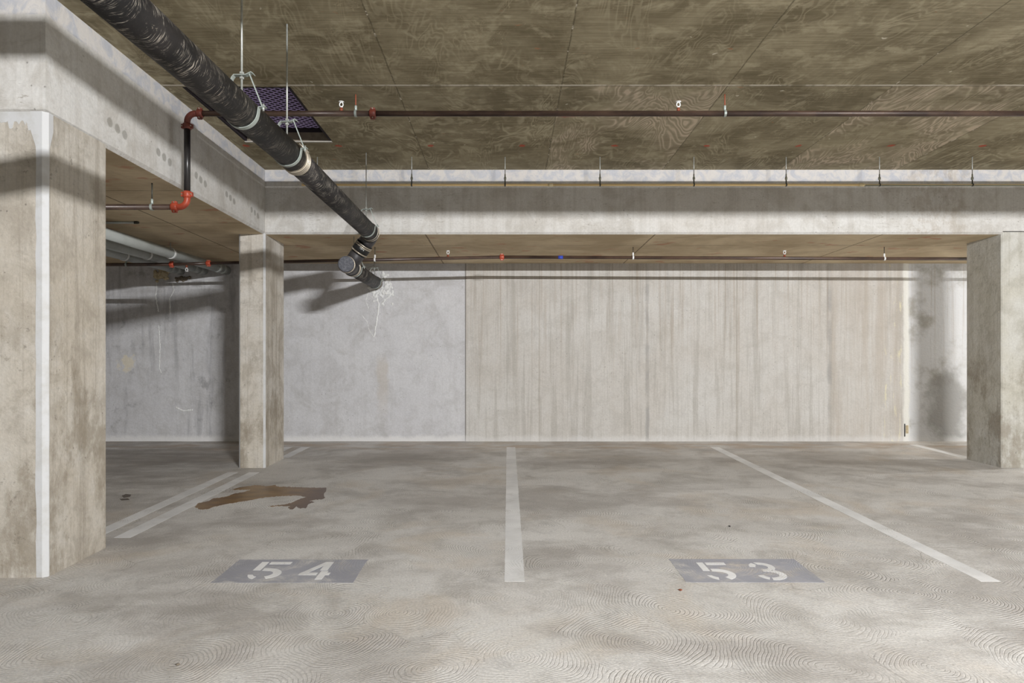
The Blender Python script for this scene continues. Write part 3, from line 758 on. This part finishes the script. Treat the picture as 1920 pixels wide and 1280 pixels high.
# ================================================================== clevis hangers
HG = 'clevis hangers of the drain pipe'
def clevis(c0, R, ztop, label, dy=.03, rod_r=.0055, yk=.185):
    c0 = Vector(c0); t = thing('pipe_hanger', label, 'pipe hanger', c0, HG)
    rs_ = R + .004
    # lower strap: from the left ear round the bottom to the right ear
    pts = [c0 + Vector((-rs_ - .036, 0, .022)), c0 + Vector((-rs_ - .004, 0, .020))]
    pts += [c0 + Vector((math.cos(math.radians(a)), 0, math.sin(math.radians(a)))) * rs_ for a in range(188, 353, 6)]
    pts += [c0 + Vector((rs_ + .004, 0, .020)), c0 + Vector((rs_ + .040, 0, .024))]
    MB().strip(pts, (0, 1, 0), dy, .0035).build('strap', M['galv'], t)
    # yoke: trapezoid over the pipe
    ex = rs_ + .026
    yp = [c0 + Vector((-ex, 0, .012)), c0 + Vector((-.046, 0, yk - .012)), c0 + Vector((-.036, 0, yk)), c0 + Vector((.022, 0, yk)), c0 + Vector((.052, 0, yk + .014)), c0 + Vector((.064, 0, yk + .004))]
    MB().strip(yp, (0, 1, 0), dy * .95, .0035).build('yoke', M['galv'], t)
    MB().strip([c0 + Vector((.040, 0, yk + .008)), c0 + Vector((ex, 0, .012))], (0, 1, 0), dy * .35, .005).build('yoke_leg', M['galv'], t)
    MB().tube([(c0.x, c0.y, c0.z + yk - .085), (c0.x, c0.y, ztop + .01)], rod_r, 12).build('rod', M['rod'], t)
    for dz in (-.014, .012): MB().lathe((c0.x, c0.y, c0.z + yk + dz - .005), (0, 0, 1), [(0, .012), (.010, .012)], 6, 0, False).build('nut', M['rod'], t)
    MB().tube([c0 + Vector((ex, 0, .004)), c0 + Vector((ex, 0, .040))], .005, 10).build('bolt', M['rod'], t)
    return t
clevis(px_axis(3.48), PR, H_CEIL, 'nearest galvanised clevis hanger round the big black pipe, rod leaving the picture top', .032)
clevis(px_axis(4.17), PR, H_CEIL, 'galvanised clevis hanger just beyond the ringed coupling of the black pipe', .032)
clevis(px_axis(6.66), PR, H_CEIL, 'galvanised clevis hanger at the far bend of the black pipe, long thin rod', .030, .004)
clevis(tee_c + rd * .30, PR, H_SOF, 'galvanised clevis hanger behind the capped tee under the dropped slab', .026, .004)
clevis(wall_pt - rd * .26, PR, H_SOF, 'galvanised clevis hanger beside the white crust on the back wall', .026, .004)

# ================================================================== sprinkler piping
def grooved(center, axis, R, mat, parent, width=.052, bolt_dir=(0, 0, 1)):
    """split housing with two bolted ears"""
    ax = Vector(axis).normalized(); o = Vector(center) - ax * width / 2
    h = MB().lathe(o, ax, [(0, R), (0, R * 1.30), (width * .18, R * 1.55), (width * .82, R * 1.55), (width, R * 1.30), (width, R)], 28).build('coupling', mat, parent)
    u = Vector(bolt_dir); u = (u - ax * u.dot(ax)).normalized(); w = ax.cross(u)
    for s in (-1, 1):
        e = Vector(center) + u * s * R * 1.62
        k = MB(); a = ax * width * .36; b = u * R * .42; d = w * R * .62
        for q in ((-1, -1, -1), (1, -1, -1), (1, 1, -1), (-1, 1, -1), (-1, -1, 1), (1, -1, 1), (1, 1, 1), (-1, 1, 1)):
            k.v.append(tuple(e + a * q[0] + b * q[1] + d * q[2]))
        for f in ((0, 3, 2, 1), (4, 5, 6, 7), (0, 1, 5, 4), (1, 2, 6, 5), (2, 3, 7, 6), (3, 0, 4, 7)): k.face(list(f))
        eo = k.build('ear', mat, None, .003); eo.parent = h
        bo = MB().tube([e - w * R * 1.0, e + w * R * 1.0], R * .22, 8).build('bolt', M['steel'], None); bo.parent = h
    return h
def head(base, R, parent, down=False, fit='redrod'):
    s = -1 if down else 1; b = Vector(base)
    ft = MB().lathe(b, (0, 0, s), [(0, .013), (.022, .013), (.022, .010), (.028, .010)], 14).build('head_fitting', M[fit], parent)
    hd = MB().lathe(b + Vector((0, 0, s * .026)), (0, 0, s), [(0, .009), (.010, .011), (.012, .008)], 14).build('sprinkler_head', M['white'], parent)
    fr = MB()
    fr.tube([b + Vector((math.cos(a) * .0135, 0, s * (.052 - math.sin(a) * .018))) for a in [PI * 2 * i / 20 for i in range(21)]], .004, 8, False)
    fo = fr.build('frame', M['white'], None); fo.parent = hd
    d = MB().lathe(b + Vector((0, 0, s * .070)), (0, 0, s), [(0, .006), (.002, .021), (.004, .021), (.0045, .004)], 18).build('deflector', M['white'], None); d.parent = hd
    return hd
SR, SY, SZ = .0213, 5.24, ZC + 1.953
sp = thing('sprinkler_pipe', 'rusty brown sprinkler pipe across the high ceiling with a drop down the left beam', 'sprinkler pipe', (0, SY, SZ))
RX = (351 - VX) / F * SY
MB().tube([(RX + .115, SY, SZ), ((699 - VX) / F * SY, SY, SZ)], SR, 24).build('pipe_section', M['rust'], sp)
MB().tube([((699 - VX) / F * SY, SY, SZ), (8.5, SY, SZ)], SR, 24).build('pipe_section', M['rust'], sp)
grooved(((699 - VX) / F * SY, SY, SZ), (1, 0, 0), SR, M['darkred'], sp, .050)
er = .062; zlow = ZC + (VY - 388) / F * SY
MB().tube([(RX + er + .03, SY, SZ)] + arc((RX + er, SY, SZ - er), (0, 0, 1), (-1, 0, 0), er, 10) + [(RX, SY, SZ - er - .03)], SR * 1.08, 24).build('elbow', M['darkred'], sp)
grooved((RX + er + .036, SY, SZ), (1, 0, 0), SR, M['darkred'], sp, .045)
grooved((RX, SY, SZ - er - .036), (0, 0, 1), SR, M['darkred'], sp, .045, (1, 0, 0))
MB().tube([(RX, SY, SZ - er - .03), (RX, SY, zlow + er + .03)], SR * 1.1, 24).build('riser', M['riser'], sp)
grooved((RX, SY, zlow + er + .034), (0, 0, 1), SR, M['red'], sp, .050, (1, 0, 0))
MB().tube([(RX, SY, zlow + er + .03)] + arc((RX - er, SY, zlow + er), (1, 0, 0), (0, 0, -1), er, 10) + [(RX - er - .03, SY, zlow)], SR * 1.12, 24).build('elbow', M['red'], sp)
grooved((RX - er - .034, SY, zlow), (1, 0, 0), SR, M['red'], sp, .050)
MB().tube([(RX - er - .03, SY, zlow), (-6.2, SY, zlow)], SR, 24).build('pipe_section', M['rust'], sp)
for px in (640, 1272): head(((px - VX) / F * SY, SY, SZ + SR - .004), SR, sp)

SG = 'sprinkler pipe hangers'
def ring_hanger(x, y, z, R, ztop, label, rodmat, ringmat='galv', rod_r=.005):
    t = thing('sprinkler_hanger', label, 'pipe hanger', (x, y, z), SG)
    rr = R + .003
    pts = [Vector((x, y + math.sin(math.radians(a)) * rr, z + math.cos(math.radians(a)) * rr)) for a in range(0, 361, 12)]
    MB().strip(pts, (1, 0, 0), .018, .003).build('ring', M[ringmat], t)
    MB().lathe((x, y, z + rr - .002), (0, 0, 1), [(0, .008), (.012, .010), (.034, .010), (.040, .007)], 12).build('swivel_nut', M[ringmat], t)
    MB().tube([(x, y, z + rr + .03), (x, y, ztop + .008)], rod_r, 10).build('rod', M[rodmat], t)
    return t
ring_hanger((667 - VX) / F * SY, SY, SZ, SR, H_CEIL, 'ring hanger with a rusty red rod between sprinkler head and red coupling', 'redrod')
ring_hanger((1359 - VX) / F * SY, SY, SZ, SR, H_CEIL, 'ring hanger with an orange rod on the high pipe above bay 53', 'redrod')
ring_hanger((285 - VX) / F * SY, SY, zlow, SR, H_SOF, 'ring hanger on the low pipe left of the bright red elbow', 'darkrod')

# rear sprinkler line
BY = 8.0; BR = .019
def bz(px, py): return Vector(((px - VX) / F * BY, BY, ZC + (VY - py) / F * BY))
bp = thing('sprinkler_pipe', 'thin sprinkler pipe under the dropped slab along the back wall', 'sprinkler pipe', bz(941, 481.5))
joints = [Vector((-6.5, BY, bz(203, 497.5).z)), bz(322, 495.5), bz(391, 493.5), bz(941, 481.8), Vector((8.5, BY, bz(1810, 487.2).z))]
for a, b in zip(joints, joints[1:]): MB().tube([a, b], BR, 18).build('pipe_section', M['rust'], bp)
for j in joints[1:4]: grooved(j, (1, 0, 0), BR, M['red'], bp, .052)
tp = bz(1051, 482.6); 
def on_b(px):
    X = (px - VX) / F * BY
    for a, b in zip(joints, joints[1:]):
        if a.x <= X <= b.x: return a + (b - a) * ((X - a.x) / (b.x - a.x))
q = on_b(1051); MB().tube([q - Vector((.028, 0, 0)), q + Vector((.028, 0, 0))], BR + .0012, 18).build('tape', M['blue'], bp)
for px in (840, 1471): head(on_b(px) + Vector((0, 0, BR - .004)), BR, bp)
head(on_b(350) - Vector((0, 0, BR - .004)), BR, bp, True)
for px, lab in ((237, 'small ring hanger on the rear pipe, behind the nearest column below the grey pipes'), (703, 'small ring hanger on the rear pipe just behind the black elbow'), (1187, 'small ring hanger with dark rod on the rear pipe near the blue tape'), (1658, 'small ring hanger on the rear pipe closest to the pale column')):
    p = on_b(px); ring_hanger(p.x, p.y, p.z, BR, H_SOF, lab, 'darkrod', 'white' if px in (703, 1187, 1658) else 'galv', .004)
# wire trailing below the elbow
w0 = on_b(703)
wpts = [w0 + Vector((.004, -.025, -.02)), w0 + Vector((.0, -.05, -.07)), w0 + Vector((-.05, -.08, -.10)), w0 + Vector((-.085, -.10, -.12)), w0 + Vector((-.09, -.11, -.17))]
tag(MB().tube(wpts, .0022, 8).build('loose_wire', M['darkrod']), 'thin loose wire curling down behind the black elbow', 'wire')

# ================================================================== yellow conduit on rods
GY = 6.79; GZ = ZC + (VY - 346.5) / F * GY; GR = .0118
def gx(px): return (px - VX) / F * GY
yc = thing('yellow_pipe', 'thin yellow pipe hung along the face of the cross beam, grey green further on', 'pipe', (gx(1035), GY, GZ))
MB().tube([(gx(566), GY, GZ), (gx(1033), GY, GZ)], GR, 18).build('pipe_section', M['yellow'], yc)
MB().tube([(gx(1033), GY, GZ), (gx(1612), GY, GZ)], GR, 18).build('pipe_section', M['yellow'], yc)
MB().tube([(gx(1028), GY, GZ), (gx(1037), GY, GZ)], GR * 1.35, 18).build('joint', M['paleyellow'], yc)
MB().lathe((gx(1610), GY, GZ), (1, 0, 0), [(0, GR * 1.3), (gx(1620) - gx(1610), GR * 1.3), (gx(1622) - gx(1610), GR * .9)], 18).build('reducer', M['paleyellow'], yc)
MB().tube([(gx(1620), GY, GZ + .003), (9., GY, GZ + .003)], GR * .55, 14).build('conduit', M['paleyellow'], yc)
MB().tube([(gx(1620), GY - .004, GZ - .009), (9., GY - .004, GZ - .009)], GR * .5, 14).build('conduit', M['greenish'], yc)
YG = 'hanger rods of the yellow pipe'
hx = [595, 772, 947, 1125, 1301, 1474, 1649, 1823]
hl = ['yellow pipe hanger half hidden behind the black drain pipe', 'yellow pipe hanger first clear of the black drain pipe', 'yellow pipe hanger left of the pale yellow joint', 'yellow pipe hanger right of the pale yellow joint', 'fifth yellow pipe hanger along the cross beam', 'last hanger on the yellow stretch before it turns grey green', 'hanger just past the end of the yellow stretch', 'hanger of the grey green stretch nearest the pale column']
def rod_hanger(x, label):
    t = thing('conduit_hanger', label, 'pipe hanger', (x, GY, GZ), YG)
    MB().tube([(x, GY, GZ + .085), (x, GY, H_CEIL + .008)], .0042, 10).build('rod', M['rod'], t)
    MB().lathe((x, GY, GZ + .048), (0, 0, 1), [(0, .006), (.006, .012), (.026, .012), (.032, .007), (.060, .006)], 10).build('clamp', M['greenish'], t)
    pts = [Vector((x, GY + math.sin(math.radians(a)) * (GR + .003), GZ + math.cos(math.radians(a)) * (GR + .003))) for a in range(0, 361, 18)]
    MB().strip([Vector((x, GY - .002, GZ + .055))] + pts, (1, 0, 0), .012, .003).build('loop', M['darkrod'], t)
    return t
first = rod_hanger(gx(hx[0]), hl[0])
for px, lab in zip(hx[1:], hl[1:]): copy_thing(first, (gx(px) - gx(hx[0]), 0, 0), lab)

# ================================================================== grey pipes of the left bay
GPR = .057; WG = 'grey waste pipes of the left bay'
gl = ['grey waste pipe closest to the middle column, highest of three in the left bay', 'middle one of the three grey waste pipes in the left bay', 'lowest grey waste pipe, ending at the grey sealant on the wall']
for i, (X, lab) in enumerate(zip((-3.82, -4.13, -4.44), gl)):
    a = Vector((X, 6.0, ZC + 1.268)); b = Vector((X, Y_WALL + .005, ZC + 1.325)); d = (b - a).normalized()
    t = thing('waste_pipe', lab, 'pipe', b, WG)
    MB().tube([a, b], GPR, 28).build('pipe_section', M['greygalv'], t)
    for s in (.20, .36):
        MB().lathe(b - d * s, d, [(0, GPR), (0, GPR + .006), (.075, GPR + .006), (.075, GPR)], 28).build('sleeve', M['greygalv'], t)
    yh = (7.72, 7.80, 7.88)[i]; p = a + d * ((yh - a.y) / d.y)
    h = thing('pipe_strap', ['white edged strap on the grey waste pipe closest to the middle column', 'white edged strap on the middle grey waste pipe', 'white edged strap on the lowest grey waste pipe'][i], 'pipe hanger', p, 'straps of the grey waste pipes')
    pts = [p + Vector((math.cos(math.radians(k)) * (GPR + .003), 0, math.sin(math.radians(k)) * (GPR + .003))) for k in range(90, 451, 12)]
    MB().strip(pts, (0, 1, 0), .026, .007).build('band', M['white'], h)
    MB().tube([p + Vector((0, 0, GPR)), (p.x, p.y, H_SOF + .006)], .005, 10).build('rod', M['rod'], h)
# short conduit on the soffit of the left bay
cy = 6.60; cz = H_SOF - .014
ec = thing('electrical_conduit', 'short grey conduit fixed under the dropped slab behind the nearest column', 'conduit', (-3.7, cy, cz))
MB().tube([(-5.4, cy, cz), (-3.60, cy, cz)], .011, 16).build('conduit_run', M['greygalv'], ec)
MB().lathe((-3.615, cy, cz), (1, 0, 0), [(0, .013), (.03, .013), (.045, .008)], 16).build('end_fitting', M['darkrod'], ec)

# ================================================================== ceiling shaft with mesh
sv = thing('ceiling_vent', 'dark ceiling opening covered by violet metal mesh above the black pipe', 'vent', ((OX0 + OX1) / 2, (OY0 + OY1) / 2, H_CEIL))
ZS = H_CEIL + .30
mb = MB(); e = .004; t_ = .02
def rim(z0, z1, name, mat, g):
    b = MB()
    o4 = [(OX0 + g, OY0 + g), (OX1 - g, OY0 + g), (OX1 - g, OY1 - g), (OX0 + g, OY1 - g)]; i4 = [(x + (t_ if x < -2 else -t_), y + (t_ if y < 5.7 else -t_)) for x, y in o4]
    for ring in (o4, i4):
        for z in (z0, z1): b.v += [(x, y, z) for x, y in ring]
    for i in range(4):
        j = (i + 1) % 4
        b.face([i, j, 8 + j, 8 + i]); b.face([4 + i, 12 + i, 12 + j, 4 + j]); b.face([i, 4 + i, 4 + j, j]); b.face([8 + i, 8 + j, 12 + j, 12 + i])
    return b.build(name, mat, sv)
MB().box((OX0 + .024, OY1 - .026, H_CEIL - .006), (OX1 - .003, OY1 - .022, H_CEIL + .080)).build('frame', M['frame'], sv)
MB().box((OX0 + .003, OY1 - .030, H_CEIL - .008), (OX1 - .003, OY1 - .002, H_CEIL - .001)).build('lip', M['plain'], sv)
sh = MB().box((OX0 + .002, OY0 + .002, ZS), (OX1 - .002, OY1 - .002, ZS + .03)); sh.build('shaft_lid', M['shaft'], sv)
rim(H_CEIL + .001, ZS + .005, 'shaft_lining', M['shaft'], .002)
# expanded metal: zigzag strands crossing at the knuckles
zm = H_CEIL + .125; mm = MB(); sw, sl = .030, .072
x0, x1, y0, y1 = OX0 + .02, OX1 - .02, OY0 + .02, OY1 - .02
rows = int((y1 - y0) / sw); cols = int((x1 - x0) / (sl / 2))
for r in range(rows):
    pts = []
    for cidx in range(cols + 1):
        x = x0 + cidx * sl / 2; s = 1 if (cidx + r) % 2 else -1
        pts.append(Vector((x, y0 + (r + .5) * sw + s * sw * .5, zm)))
    mm.strip(pts, (0, .72, -.69), .0085, .0018)
mm.build('mesh', M['mesh'], sv)

# ================================================================== crusts on the wall
def lump(name, blobs, mat, label, cat):
    """one lumpy body out of many small blobs pressed to the wall"""
    bm = bmesh.new()
    for (x, y, z, rx, ry, rz) in blobs:
        r = bmesh.ops.create_icosphere(bm, subdivisions=2, radius=1.)
        for v in r['verts']:
            k = 1 + .25 * math.sin(v.co.x * 5 + x * 40) * math.cos(v.co.z * 6 + z * 31)
            v.co = Vector((x + v.co.x * rx * k, y + v.co.y * ry, z + v.co.z * rz * k))
    me = bpy.data.meshes.new(name); bm.to_mesh(me); bm.free(); me.materials.append(mat)
    for p in me.polygons: p.use_smooth = True
    o = bpy.data.objects.new(name, me); COL.objects.link(o)
    md = o.modifiers.new('fuse', 'REMESH'); md.mode = 'VOXEL'; md.voxel_size = .006
    return tag(o, label, cat)
def wp(px, py, out=0.): return ((px - VX) / F * Y_WALL, Y_WALL - out, ZC + (VY - py) / F * Y_WALL)
def chain(pts, r0, r1, rr, step=.014, out=.004):
    res = []
    for (a, b), (e, f) in zip(pts, pts[1:]):
        A = Vector(wp(a, b)); B = Vector(wp(e, f)); nst = max(1, int((B - A).length / step))
        for i in range(nst):
            q = A + (B - A) * (i / nst); r = rr.uniform(r0, r1)
            res.append((q.x + rr.uniform(-.004, .004), Y_WALL + .001, q.z, r, r * .8 + out, r * 1.5))
    return res
rr = random.Random(11); bl = []
for i in range(105):      # crown round the lower right of the pipe end
    a = math.radians(rr.uniform(-170, 70)); d = rr.uniform(.095, .175) if a > -1.4 else rr.uniform(.09, .13)
    r = rr.uniform(.010, .024)
    bl.append((wall_pt.x + math.cos(a) * d * 1.05 + .02, Y_WALL + .002, wall_pt.z + math.sin(a) * d - .01, r, r * .9, r))
for i in range(46):
    r = rr.uniform(.010, .020); bl.append((wp(rr.uniform(690, 738), 0)[0], Y_WALL + .002, wp(0, 535 + abs(rr.gauss(0, 14)))[2], r, r * .8, r))
bl += chain([(705, 552), (710, 570), (708, 590), (704, 615), (701, 632)], .008, .014, rr)
bl += chain([(701, 632), (693, 620), (688, 603)], .004, .007, rr)
bl += chain([(736, 548), (724, 560), (714, 572)], .007, .014, rr)
bl += chain([(690, 548), (686, 565), (692, 580)], .004, .008, rr)
bl += chain([(688, 603), (678, 590)], .004, .006, rr)
lump('lime_crust', bl, M['crust'], 'white lime crust dripping down the back wall below the end of the black pipe', 'crust')
bl = []
for i in range(40):
    r = rr.uniform(.014, .032); px = rr.gauss(304, 6.5); py = 515 + rr.gauss(0, 5.5); q = wp(px, py)
    bl.append((q[0], Y_WALL - .01, q[2], r, r * 1.3, r))
lump('sealant_foam', bl, M['foam'], 'lumpy brown sealant foam on the wall left of the three grey pipe ends', 'foam')
bl = []
for i in range(26):
    r = rr.uniform(.012, .024); px = rr.gauss(345, 6); py = 520 + abs(rr.gauss(0, 3)); q = wp(px, py)
    bl.append((q[0], Y_WALL - .006, q[2], r, r * 1.2, r))
lump('sealant_foam', bl, M['frame'], 'lumpy grey sealant under the end of the lowest grey pipe', 'foam')
bl = chain([(293, 520), (294, 540), (292, 556), (297, 585)], .005, .010, rr, .010)
lump('lime_drip', bl, M['crust'], 'short white lime drip below the brown foam, left of its pair', 'crust')
bl = chain([(324, 530), (326, 545), (318, 560), (319, 590)], .005, .009, rr, .010)
lump('lime_drip', bl, M['crust'], 'short white lime drip below the gap between the brown and the grey foam', 'crust')
bl = chain([(298, 610), (300, 650), (299, 690), (303, 700)], .005, .009, rr, .012)
lump('lime_drip', bl, M['crust'], 'long white lime drip halfway down the wall of the left bay', 'crust')
bl = chain([(330, 764), (343, 770), (362, 768)], .006, .012, rr, .012)
lump('lime_drip', bl, M['crust'], 'white salt patch low on the wall of the left bay', 'crust')

# slot at the foot of the wall
ws = thing('drain_slot', 'small dark slot in the foot of the back wall beside the pale filler strip', 'slot', wp(1697, 805))
a = wp(1694.4, 818, .016); b = wp(1696.2, 794, .012)
MB().box((a[0], Y_WALL - .016, a[2]), (b[0], Y_WALL + .01, b[2])).build('crack', M['rubber'], ws)
a = wp(1697, 812); b = wp(1702, 797)
MB().box((a[0], Y_WALL - .018, a[2]), (b[0], Y_WALL + .01, b[2])).build('block', M['foam'], ws)

# tiny litter on the floor
for (px, py, r, mat, lab) in ((333, 1247, .008, 'frame', 'tiny grey pebble on the floor close to the camera'), (1276, 1107, .009, 'redrod', 'tiny orange leaf scrap on the floor below number 53'), (1368, 987, .008, 'rubber', 'tiny black speck of litter in the middle of bay 53')):
    g = ground(px, py); bm = bmesh.new(); bmesh.ops.create_icosphere(bm, subdivisions=2, radius=r)
    for v in bm.verts: v.co.z *= .55; v.co.x *= 1 + .3 * math.sin(v.co.y * 300)
    me = bpy.data.meshes.new('pebble'); bm.to_mesh(me); bm.free(); me.materials.append(M[mat])
    o = bpy.data.objects.new('litter_scrap', me); COL.objects.link(o); o.location = (g[0], g[1], floor_z(g[1]) + r * .5)
    tag(o, lab, 'litter')

# ================================================================== lamps (behind the camera) and what they shine past
LX, LY, LZ = 3.0, -3.6, ZC + 1.975
glow = emitter('lamp_lens_glow', (1., .97, .93), 14.)
def lamp(x, y, z, power, label, radius=.007, col=(.975, .985, 1.), top=H_CEIL):
    t = thing('ceiling_light', label, 'lamp', (x, y, top), 'ceiling lamps')
    MB().lathe((x, y, top), (0, 0, -1), [(0, .09), (.05, .09), (top - z - .03, .05), (top - z - .014, .03)], 24).build('housing', M['lampbody'], t)
    bm = MB().lathe((x, y, z - .012), (0, 0, 1), [(0, .001), (.003, .003), (.006, .0035), (.009, .003), (.012, .001)], 12).build('bulb', glow, t)
    l = bpy.data.lights.new('lamp', 'POINT'); l.energy = power; l.color = col; l.shadow_soft_size = radius
    lo = bpy.data.objects.new('lamp_glow', l); COL.objects.link(lo); lo.location = (x, y, z - .02); lo.parent = t; lo.matrix_parent_inverse = Matrix.Translation(-Vector(t.location))
    return t
def tube_lamp(x, y, z, power, label, length=1.2):
    t = thing('ceiling_light', label, 'lamp', (x, y, H_CEIL), 'ceiling lamps')
    h = length / 2
    MB().box((x - h - .03, y - .16, z + .035), (x + h + .03, y - .035, H_CEIL)).build('housing', M['lampbody'], t, .008)
    for sx in (-1, 1): MB().box((x + sx * (h + .008) - .006, y - .04, z - .016), (x + sx * (h + .008) + .006, y + .002, z + .04)).build('lamp_holder', M['lampbody'], t)
    MB().tube([(x - h, y - .012, z), (x + h, y - .012, z)], .007, 12).build('tube', glow, t)
    l = bpy.data.lights.new('lamp', 'AREA'); l.shape = 'RECTANGLE'; l.size = length; l.size_y = .014; l.energy = power; l.color = (.975, .985, 1.)
    lo = bpy.data.objects.new('lamp_glow', l); COL.objects.link(lo); lo.location = (x, y, z); lo.rotation_euler = (PI / 2, 0, 0)
    lo.parent = t; lo.matrix_parent_inverse = Matrix.Translation(-Vector(t.location))
    return t
tube_lamp(LX, LY, LZ - .02, 2550, 'ceiling tube lamp behind the camera')
lamp(9.0, 7.9, H_SOF - .14, 620, 'small lamp under the dropped slab beyond the pale column', .03, (.94, .97, 1.), H_SOF)
# the neighbouring sprinkler branch behind the camera
pb = thing('sprinkler_pipe', 'sprinkler pipe across the ceiling behind the camera', 'sprinkler pipe', (0, -2.21, LZ - .0415))
MB().tube([(-8.5, -2.21, LZ - .0415), (11.5, -2.21, LZ - .0415)], SR, 20).build('pipe_section', M['rust'], pb)

for xx, lab in ((-1.2, 'ring hanger of the sprinkler branch behind the camera, left of the lamp'), (4.5, 'ring hanger of the sprinkler branch behind the camera, right of the lamp')):
    ring_hanger(xx, -2.21, LZ - .0415, SR, H_CEIL, lab, 'redrod')

# ================================================================== world, camera, view
w = bpy.data.worlds.new('World'); scene.world = w; w.use_nodes = True
bg = w.node_tree.nodes['Background']; bg.inputs[0].default_value = (.93, .97, 1., 1); bg.inputs[1].default_value = .75
cam = bpy.data.cameras.new('camera'); co = bpy.data.objects.new('camera', cam); COL.objects.link(co)
co.location = (0, 0, ZC); co.rotation_euler = (PI / 2, 0, 0)
cam.sensor_width = 36; cam.lens = F / 1920 * 36
cam.shift_x = (960 - VX) / 1920; cam.shift_y = (VY - 640) / 1920; cam.clip_start = .01
scene.camera = co
scene.cycles.max_bounces = 6; scene.cycles.diffuse_bounces = 3; scene.cycles.glossy_bounces = 2; scene.cycles.adaptive_threshold = .1
vs = scene.view_settings; vs.view_transform = 'Standard'; vs.look = 'None'; vs.gamma = 1.; vs.exposure = -1.05; vs.use_curve_mapping = False
